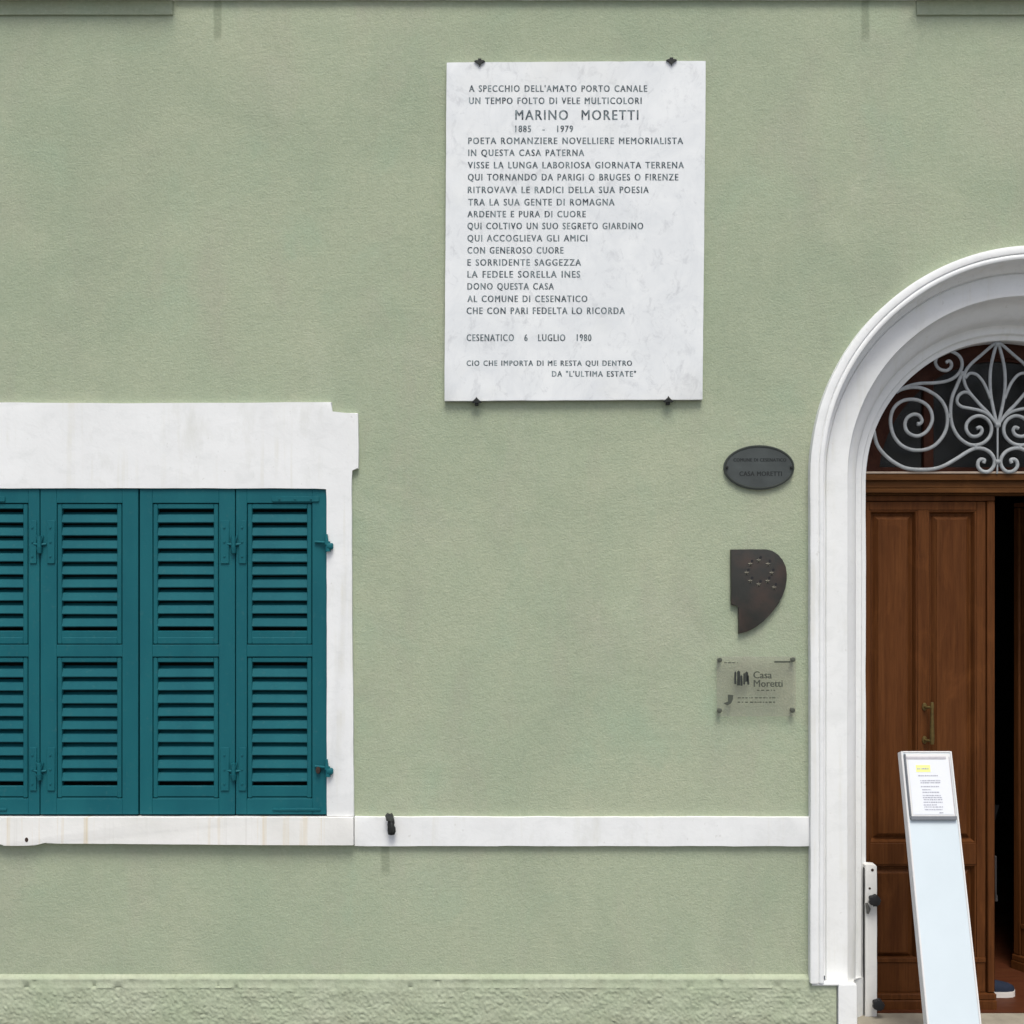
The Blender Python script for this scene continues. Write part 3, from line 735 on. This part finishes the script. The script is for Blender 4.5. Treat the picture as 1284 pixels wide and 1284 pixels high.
# ---- oval slate plaque
ov = thing("oval_plaque", "small dark grey oval plaque with two lines of lettering beside the arch", "plaque", P(952, 586, 0))
bm = bmesh.new(); c = P(952, 586, -.016)
disc(bm, c, 44.2 / S, -.016, 0.003, 56, .003, 27.8 / S)
plate = link("plate", bm, M['slate'], ov, 40)
bm = bmesh.new(); A = []
for k in range(56):
    t = 2 * math.pi * k / 56
    A.append([bm.verts.new((c.x + (44.2 - m) / S * math.cos(t), y, c.z + (27.8 - m) / S * math.sin(t))) for m, y in ((0.8, -.0155), (1.0, -.0185), (2.2, -.0185), (2.6, -.0155))])
for k in range(56):
    p, q = A[k], A[(k + 1) % 56]
    for i in range(3): bm.faces.new((p[i], p[i + 1], q[i + 1], q[i]))
link("rim", bm, plain("dark_bronze_rim", (0.045, 0.052, 0.042), 0.5, 0.2), ov, 40)
for t, x0, x1, yb, cap in (("COMUNE DI CESENATICO", 919.5, 985.5, 578.6, 4.2), ("CASA MORETTI", 927, 980, 596.8, 6.0)):
    bm = bmesh.new(); text_into(bm, t, x0, x1, yb, cap, -.0166, 0.0, 1.1, .6); link("lettering", bm, M['slatetext'], ov)
for x in (911.5, 992.5):
    bm = bmesh.new(); disc(bm, P(x, 586, -.017), .007, -.024, -.015, 12, .002); link("screw", bm, M['iron'], ov, 50)

# ---- bronze profile plaque with a ring of stars
hp = thing("profile_plaque", "dark bronze plaque cut as a head in profile with a ring of small stars", "plaque", P(950, 740, 0))
o_ = [(916.6, 689), (940, 688.7), (961, 688.8), (969, 690.8), (976, 695.5), (981.5, 702), (985.3, 710), (986.8, 719), (986.6, 728), (984.6, 738), (981, 748), (975, 759), (967, 769), (957, 779.5), (947, 787), (937, 792), (926.5, 794.6),
      (926.6, 786), (926.4, 770), (926, 762), (925.4, 759.2), (917, 758.5)]
bm = bmesh.new(); YH = -.022
prism(bm, [(P(x, y, YH).x, P(x, y, YH).z) for x, y in o_], YH, .0, .003)
link("plate", bm, M['bronze'], hp, 40)
for sx, sy in ((605, 325), (500, 370), (720, 370), (455, 478), (765, 480), (500, 580), (605, 622), (715, 580), (795, 660)):
    x, y = 890 + sx / 9.877, 670 + sy / 9.877
    c = P(x, y, YH); bm = bmesh.new()
    r = 3.4 / S
    tip = bm.verts.new((c.x, YH - .006, c.z)); rim = []
    for k in range(10):
        t = math.pi / 2 + math.pi * k / 5; q = r if k % 2 == 0 else r * .5
        rim.append(bm.verts.new((c.x + q * math.cos(t), YH - .0006, c.z + q * math.sin(t))))
    for k in range(10): bm.faces.new((tip, rim[k], rim[(k + 1) % 10]))
    link("star", bm, M['star'], hp)
    bm = bmesh.new(); disc(bm, P(x + 2.4, y - 4.2, YH), 1.7 / S, YH - .0008, YH + .001, 10); link("star_hole", bm, M['black'], hp)

# ---- clear acrylic sign on standoffs
sg = thing("glass_sign", "clear acrylic sign on four metal standoffs with faded dark print", "sign", P(948, 860, 0))
YA = -.030
bm = bmesh.new(); pbox(bm, 898.8, 823.5, 998, 898.3, YA, YA + .008, .0012); link("sheet", bm, M['acrylic'], sg)
for t, x0, x1, yb in (("Casa", 944.5, 967.5, 850.5), ("Moretti", 945, 981, 861.2)):
    bm = bmesh.new(); text_into(bm, t, x0, x1, yb, 9.2, YA - .0008, 0.0, 1.0, .5); link("lettering", bm, M['print2'], sg)
bm = bmesh.new()                            # little portrait print: uneven dark figures
for x0, y0, x1, y1 in ((921, 843.5, 923.5, 858), (924, 842.5, 928, 859.5), (928.4, 848, 931, 860), (932, 845, 934, 858), (934.3, 843.5, 938, 855), (937, 848, 939.5, 858.5)):
    a, b = P(x0, y0, YA - .0006), P(x1, y1, YA - .0006)
    prism(bm, [(a.x, a.z), ((a.x + b.x) / 2, a.z + .006), (b.x, a.z), (b.x, b.z), (a.x, b.z)], YA - .0008, YA - .0003, 0, .002, .006, x0)
link("picture", bm, M['print'], sg)
rr = random.Random(5)
def dashes(x0, x1, y, h):
    x = x0; bm = bmesh.new()
    while x < x1:
        w = rr.uniform(1.2, 4.5); a, b = P(x, y - h / 2, YA - .0007), P(min(x + w, x1), y + h / 2, YA - .0007)
        box(bm, (a.x, YA - .0008, a.z), (b.x, YA - .0003, b.z)); x += w + rr.uniform(1.0, 2.6)
    link('small_print', bm, M['print2'], sg)
dashes(949, 972, 865.5, 1.2); dashes(925, 975, 875, 1.2); dashes(925, 973, 880.5, 1.5); dashes(908, 928, 831, 1.2)
bm = bmesh.new(); a = P(971, 828.8, YA); b = P(991, 831, YA); box(bm, (a.x, YA - .0008, a.z), (b.x, YA - .0003, b.z))
link("small_print", bm, M['print2'], sg)
bm = bmesh.new()
q = [(912.5, 871), (919.5, 871.5), (919, 877), (916.5, 882), (912, 884.5), (907, 882), (913, 879.5)]
prism(bm, [(P(x, y, YA).x, P(x, y, YA).z) for x, y in q], YA - .0008, YA - .0003); link("emblem", bm, M['print2'], sg)
for x, y in ((902.5, 827.5), (994.2, 827), (902.2, 891), (993.8, 890.5)):
    bm = bmesh.new(); c = P(x, y, YA)
    disc(bm, c, .0115, YA - .007, YA - .0002, 14, .003); disc(bm, c, .007, YA + .0082, .002, 12); link("standoff", bm, M['standoff'], sg, 40)

# ---- shutter stop on the string course
st = thing("shutter_stop", "black iron shutter stop fixed in the white string course right of the window", "shutter stop", P(489, 1036, 0))
bm = bmesh.new(); c = P(488.5, 1034, -.05)
tube(bm, [(c.x, .0, c.z + .004), (c.x, -.045, c.z + .002)], [.011, .010], 10)
link("arm", bm, M['iron'], st, 50)
bm = bmesh.new()
pts = [(482.8, 1023), (485, 1020), (488, 1021.4), (491, 1020.2), (493.2, 1024.5), (493.6, 1029), (490.5, 1031), (487.5, 1028), (484.5, 1029.5)]
prism(bm, [(P(x, y, -.060).x, P(x, y, -.060).z) for x, y in pts], -.064, -.040, .004)
link("catch_tip", bm, plain("light_grey_iron", (0.075, 0.080, 0.072), 0.6, 0.2, 0.5, 70), st, 50)  # lighter grey iron for the top piece of the catch
bm = bmesh.new()
pts = [(486.6, 1027.5), (491, 1029.5), (494, 1027.5), (494.6, 1033), (493.6, 1036), (495.6, 1038.5), (496, 1043), (494.6, 1046.8), (490.5, 1047.4), (486.6, 1046.6), (485.6, 1041), (486.8, 1034)]
prism(bm, [(P(x, y, -.055).x, P(x, y, -.055).z) for x, y in pts], -.058, -.040, .004)
tube(bm, [P(490.4, 1031, -.060), P(491.5, 1037, -.066), P(491.8, 1043.5, -.062)], [.006, .011, .009], 10)
link("catch", bm, M['iron'], st, 50)

# ---- flood barrier guide rail on the jamb, with clamp knobs
rl = thing("barrier_rail", "white painted steel barrier rail with black clamp knobs at the foot of the door jamb", "rail", W(1130, 1303, .28))
YR = .285
bm = bmesh.new()
a, b = P(1085.2, 1085, YR), P(1099.6, 1290, YR)
zst = W(0, 1303.5).z
prism(bm, [(a.x, a.z), (a.x + .010, a.z + .005), (b.x - .006, a.z + .001), (b.x, a.z - .006), (b.x, zst), (a.x, zst)], YR, YR + .05, .003, .0008, .05, 55)
link("rail", bm, white_paint("chipped_rail_paint", 0.5, (0.76, 0.75, 0.73)), rl, 40)
bm = bmesh.new(); a, b = P(1082.9, 1088, YR + .02), P(1085.6, 1290, YR + .02)
prism(bm, [(a.x, a.z), (b.x, a.z), (b.x, zst), (a.x, zst)], YR + .012, YR + .03, 0, .0012, .03, 61); link("gap_shade_strip", bm, M['black'], rl)  # black strip standing for the shaded gap between jamb and rail
for x, y, r in ((1094, 1091, .0075), (1090.5, 1114, .006)):
    bm = bmesh.new(); disc(bm, P(x, y, YR), r, YR - .001, YR + .01, 12); link("screw_hole", bm, M['rust'], rl)
for x, y in ((1093.8, 1126.5), (1098.5, 1256.5)):
    bm = bmesh.new(); c = P(x, y, YR)
    pts = []
    for k in range(40):
        t = 2 * math.pi * k / 40; q = .027 * (1 + .10 * math.cos(5 * t))
        pts.append((c.x + q * math.cos(t), c.z + q * math.sin(t)))
    prism(bm, pts, YR - .050, YR - .022, .006); tube(bm, [(c.x, YR - .025, c.z), (c.x, YR + .004, c.z)], .012, 12)
    link("clamp_knob", bm, M['black'], rl, 50)
bm = bmesh.new(); c = P(1086.3, 1139, YR)
tube(bm, [(c.x - .004, YR - .012, c.z + .03), (c.x + .006, YR - .016, c.z), (c.x + .004, YR - .010, c.z - .022)], [.006, .011, .006], 8)
link("wing_nut", bm, plain("grey_wing_nut", (0.16, 0.16, 0.15), 0.5, 0.3), rl, 50)

# ---- lectern stand leaning back in front of the door
tt = thing("lectern_stand", "tall pale lectern stand holding a framed notice in front of the wooden door", "stand", (P(1195, 1284, -.257).x, -.34, 0))
pT = [P(1129.5, 942, .10), P(1193, 942, .10)]
pB = [P(1162.5, 1284, -.257), P(1230.5, 1284, -.257)]
def Lp(u, v, off=0.0):
    """u across 0..1, v down 0 (top) .. 1 (row 1284) and beyond, off = out of the face"""
    a = pT[0].lerp(pT[1], u); b = pB[0].lerp(pB[1], u); p = a + (b - a) * v
    return p + LNRM * off
LNRM = (pB[0] - pT[0]).cross(pT[1] - pT[0]).normalized()
if LNRM.y > 0: LNRM = -LNRM
vend = 1 + (pB[0].z - 0.02) / (pT[0].z - pB[0].z)
def slabL(bm, u0, u1, v0, v1, o0, o1, bev=0.0):
    v_ = [bm.verts.new(Lp(u, v, o)) for u in (u0, u1) for o in (o0, o1) for v in (v0, v1)]
    fs = [bm.faces.new([v_[i] for i in f]) for f in ((0, 1, 3, 2), (4, 6, 7, 5), (0, 4, 5, 1), (2, 3, 7, 6), (0, 2, 6, 4), (1, 5, 7, 3))]
    if bev: bmesh.ops.bevel(bm, geom=list({e for f in fs for e in f.edges}), offset=bev, segments=2, affect='EDGES')
bm = bmesh.new(); slabL(bm, 0.035, .965, .006, vend, 0.0, -.045); link("panel", bm, M['totem'], tt)
for u0, u1 in ((0, .034), (.966, 1)):
    bm = bmesh.new(); slabL(bm, u0, u1, 0, vend, .004, -.050, .002); link("side_rail", bm, M['totemedge'], tt, 40)
bm = bmesh.new(); slabL(bm, .035, .965, 0, .0055, .004, -.050, .001); link("top_cap", bm, M['totemedge'], tt, 40)
vb = (1030 - 942) / 342.0
bm = bmesh.new(); slabL(bm, .05, .945, .010, vb, .010, .0005, .002); hd = link("notice_holder", bm, M['totemedge'], tt, 40)
bm = bmesh.new()
slabL(bm, .055, .945, vb - .006, vb + .008, .017, .0008, .001)
slabL(bm, .045, .075, .012, vb - .006, .013, .0008, .001)
link("holder_frame", bm, M['trim'], hd, 40)
bm = bmesh.new(); slabL(bm, .078, .86, .022, .032, .0125, .0008, .001); slabL(bm, .915, .935, .022, vb - .006, .012, .0008, .001); link("holder_rim", bm, M['trim2'], hd, 40)
bm = bmesh.new(); slabL(bm, .11, .90, .034, vb - .012, .0118, .0103); link("paper_sheet", bm, M['paper'], hd)
bm = bmesh.new(); slabL(bm, .25, .53, .055, .082, .0126, .0119); link("highlight", bm, M['yellow'], hd)
rr = random.Random(9)
def marks(u0, u1, v, h=.0036):
    u = u0; bm = bmesh.new()
    while u < u1:
        w = rr.uniform(.012, .05); slabL(bm, u, min(u + w, u1), v, v + h, .0132, .0121); u += w + rr.uniform(.008, .016)
    link('notice_line', bm, M['faint'], hd)
marks(.27, .50, .066, .006)
marks(.28, .66, .094)
for v, a, b in ((.113, .31, .70), (.121, .31, .70), (.136, .31, .66), (.148, .33, .50), (.158, .33, .66), (.170, .33, .68), (.178, .33, .70), (.186, .34, .70), (.196, .33, .70), (.206, .33, .58), (.214, .34, .70), (.224, .34, .68), (.236, .62, .70)):
    marks(a, b, v)
bm = bmesh.new(); fc = Lp(.5, vend)
box(bm, (fc.x - .17, fc.y - .10, 0.001), (fc.x + .17, fc.y + .13, .019), .003); link("base_plate", bm, M['totemedge'], tt, 40)

# ================================================================== PERSON just inside the door
pp = thing("person", "person in dark clothes and navy canvas shoes with white soles standing behind the open door", "person", (W(1290, 0).x, .60, zf))
px, pz = W(1282, 0).x, zf                  # ankle of the front foot
def skinned(name, verts, edges, rads, mat, parent, root=0, sub=2):
    me = bpy.data.meshes.new(name); me.from_pydata(verts, edges, []); me.materials.append(mat)
    o = bpy.data.objects.new(name, me); COL.objects.link(o)
    md = o.modifiers.new("skin", 'SKIN'); md.use_smooth_shade = True
    for i, r in enumerate(rads):
        sv = me.skin_vertices[0].data[i]; sv.radius = r if isinstance(r, tuple) else (r, r); sv.use_root = (i == root)
    sb = o.modifiers.new("sub", 'SUBSURF'); sb.levels = sub; sb.render_levels = sub
    bpy.context.view_layer.update()
    m2 = bpy.data.meshes.new_from_object(o.evaluated_get(bpy.context.evaluated_depsgraph_get()))
    bpy.data.objects.remove(o); m2.name = name
    q = bpy.data.objects.new(name, m2); COL.objects.link(q)
    q.parent = parent; bpy.context.view_layer.update(); q.matrix_parent_inverse = parent.matrix_world.inverted()
    return q
FY, BY = .60, .87                          # near (right-hand side of the picture) and far leg
hipx = px - .02
cy = (FY + BY) / 2
V_ = [(hipx, cy, pz + .93), (hipx + .01, cy, pz + 1.12), (hipx + .01, cy, pz + 1.36), (hipx + .01, cy, pz + 1.47), (hipx + .02, cy, pz + 1.54),     # 0 pelvis 1 waist 2 chest 3 neck base 4 neck
      (hipx, FY + .01, pz + .86), (hipx + .03, FY, pz + .48), (px, FY, pz + .09), (hipx, BY - .01, pz + .86), (hipx + .01, BY, pz + .48), (px - .10, BY, pz + .09),
      (hipx + .0, cy - .19, pz + 1.40), (hipx - .03, cy - .22, pz + 1.12), (hipx + .05, cy - .20, pz + .88), (hipx + .0, cy + .19, pz + 1.40), (hipx - .03, cy + .22, pz + 1.12), (hipx + .05, cy + .20, pz + .88),
      (hipx + .03, cy, pz + 1.62), (hipx + .035, cy, pz + 1.72)]
E_ = [(0, 1), (1, 2), (2, 3), (3, 4), (0, 5), (5, 6), (6, 7), (0, 8), (8, 9), (9, 10), (2, 11), (11, 12), (12, 13), (2, 14), (14, 15), (15, 16), (4, 17), (17, 18)]
Rd = [(.11, .15), (.10, .13), (.11, .15), .06, .05, .08, .055, .036, .08, .055, .036, .05, .038, .026, .05, .038, .026, (.095, .075), (.085, .070)]
skinned("body", V_, E_, Rd, M['skin'], pp)
# clothing grown a little larger over the same skeleton
ti = [0, 5, 6, 7, 8, 9, 10]
tv = [V_[i] for i in ti]; skinned("trousers", [tv[0]] + [tv[1], tv[2], (tv[3][0], tv[3][1], pz + .085), tv[4], tv[5], (tv[6][0], tv[6][1], pz + .085)], [(0, 1), (1, 2), (2, 3), (0, 4), (4, 5), (5, 6)], [(.13, .17), .10, .075, .066, .10, .075, .066], M['trouser'], pp)
si = [1, 2, 3, 11, 12, 13, 14, 15, 16]
sv_ = [V_[i] for i in si]; sv_[0] = (V_[1][0], V_[1][1], pz + .98); sv_[5] = tuple(Vector(V_[12]).lerp(Vector(V_[13]), .85)); sv_[8] = tuple(Vector(V_[15]).lerp(Vector(V_[16]), .85))
skinned("shirt", sv_, [(0, 1), (1, 2), (1, 3), (3, 4), (4, 5), (1, 6), (6, 7), (7, 8)], [(.135, .17), (.13, .17), .07, .066, .052, .042, .066, .052, .042], M['shirt'], pp)
bm = bmesh.new(); bmesh.ops.create_icosphere(bm, subdivisions=3, radius=1)
for v in bm.verts: v.co = Vector((hipx + .015 + v.co.x * .105, cy + v.co.y * .088, pz + 1.735 + v.co.z * .085))
link("hair", bm, M['hair'], pp, 60)
for s in (-1, 1):                            # hands: palm with five separate fingers
    wx, wy, wz = V_[13] if s < 0 else V_[16]
    hv = [(wx, wy, wz), (wx + .01, wy, wz - .05), (wx + .015, wy, wz - .085)]; he = [(0, 1), (1, 2)]; hr = [(.024, .018), (.018, .034), (.014, .036)]
    for k, L in enumerate((.062, .072, .068, .052)):
        ox = (k - 1.5) * .018; i = len(hv)
        hv += [(wx + .015 - ox, wy, wz - .10), (wx + .018 - ox, wy - s * .006, wz - .10 - L * .55), (wx + .022 - ox, wy - s * .020, wz - .10 - L)]
        he += [(2, i), (i, i + 1), (i + 1, i + 2)]; hr += [.009, .0085, .007]
    i = len(hv); hv += [(wx + .04, wy - s * .008, wz - .055), (wx + .055, wy - s * .014, wz - .095)]; he += [(1, i), (i, i + 1)]; hr += [.011, .009]
    skinned("hand", hv, he, hr, M['skin'], pp, 0, 1)
def shoe(ax, ay):
    bm = bmesh.new(); bs = bmesh.new()
    # outline from heel to toe (x forward), half-widths
    sec = [(-.075, .028, .060), (-.05, .036, .078), (.0, .036, .085), (.05, .037, .072), (.10, .043, .056), (.15, .045, .046), (.185, .038, .037), (.205, .022, .026)]
    rings = []; low = []
    for dx, hw, h in sec:
        rings.append([bm.verts.new((ax + dx, ay + hw * math.cos(t) * (1 if math.sin(t) > .15 else 1.02), pz + .024 + (h - .0) * max(0, math.sin(t)) ** .8)) for t in [math.pi * k / 12 for k in range(13)]])
    for a, b in zip(rings[:-1], rings[1:]):
        for i in range(12): bm.faces.new((a[i], a[i + 1], b[i + 1], b[i]))
    bm.faces.new(rings[0]); bm.faces.new(rings[-1])
    top = [(ax + dx, ay + hw + .004) for dx, hw, h in sec] + [(ax + sec[-1][0] + .010, ay)] + [(ax + dx, ay - hw - .004) for dx, hw, h in reversed(sec)] + [(ax - .082, ay)]
    a = [bs.verts.new((x, y, pz + .001)) for x, y in top]; b = [bs.verts.new((x, y, pz + .030)) for x, y in top]
    bs.faces.new(a[::-1]); bs.faces.new(b); n_ = len(top)
    for i in range(n_): bs.faces.new((a[i], a[(i + 1) % n_], b[(i + 1) % n_], b[i]))
    u = link("shoe", bm, M['navy'], pp, 60); link("sole", bs, M['rubber'], u, 50)
shoe(px, FY - .02); shoe(px - .10, BY)
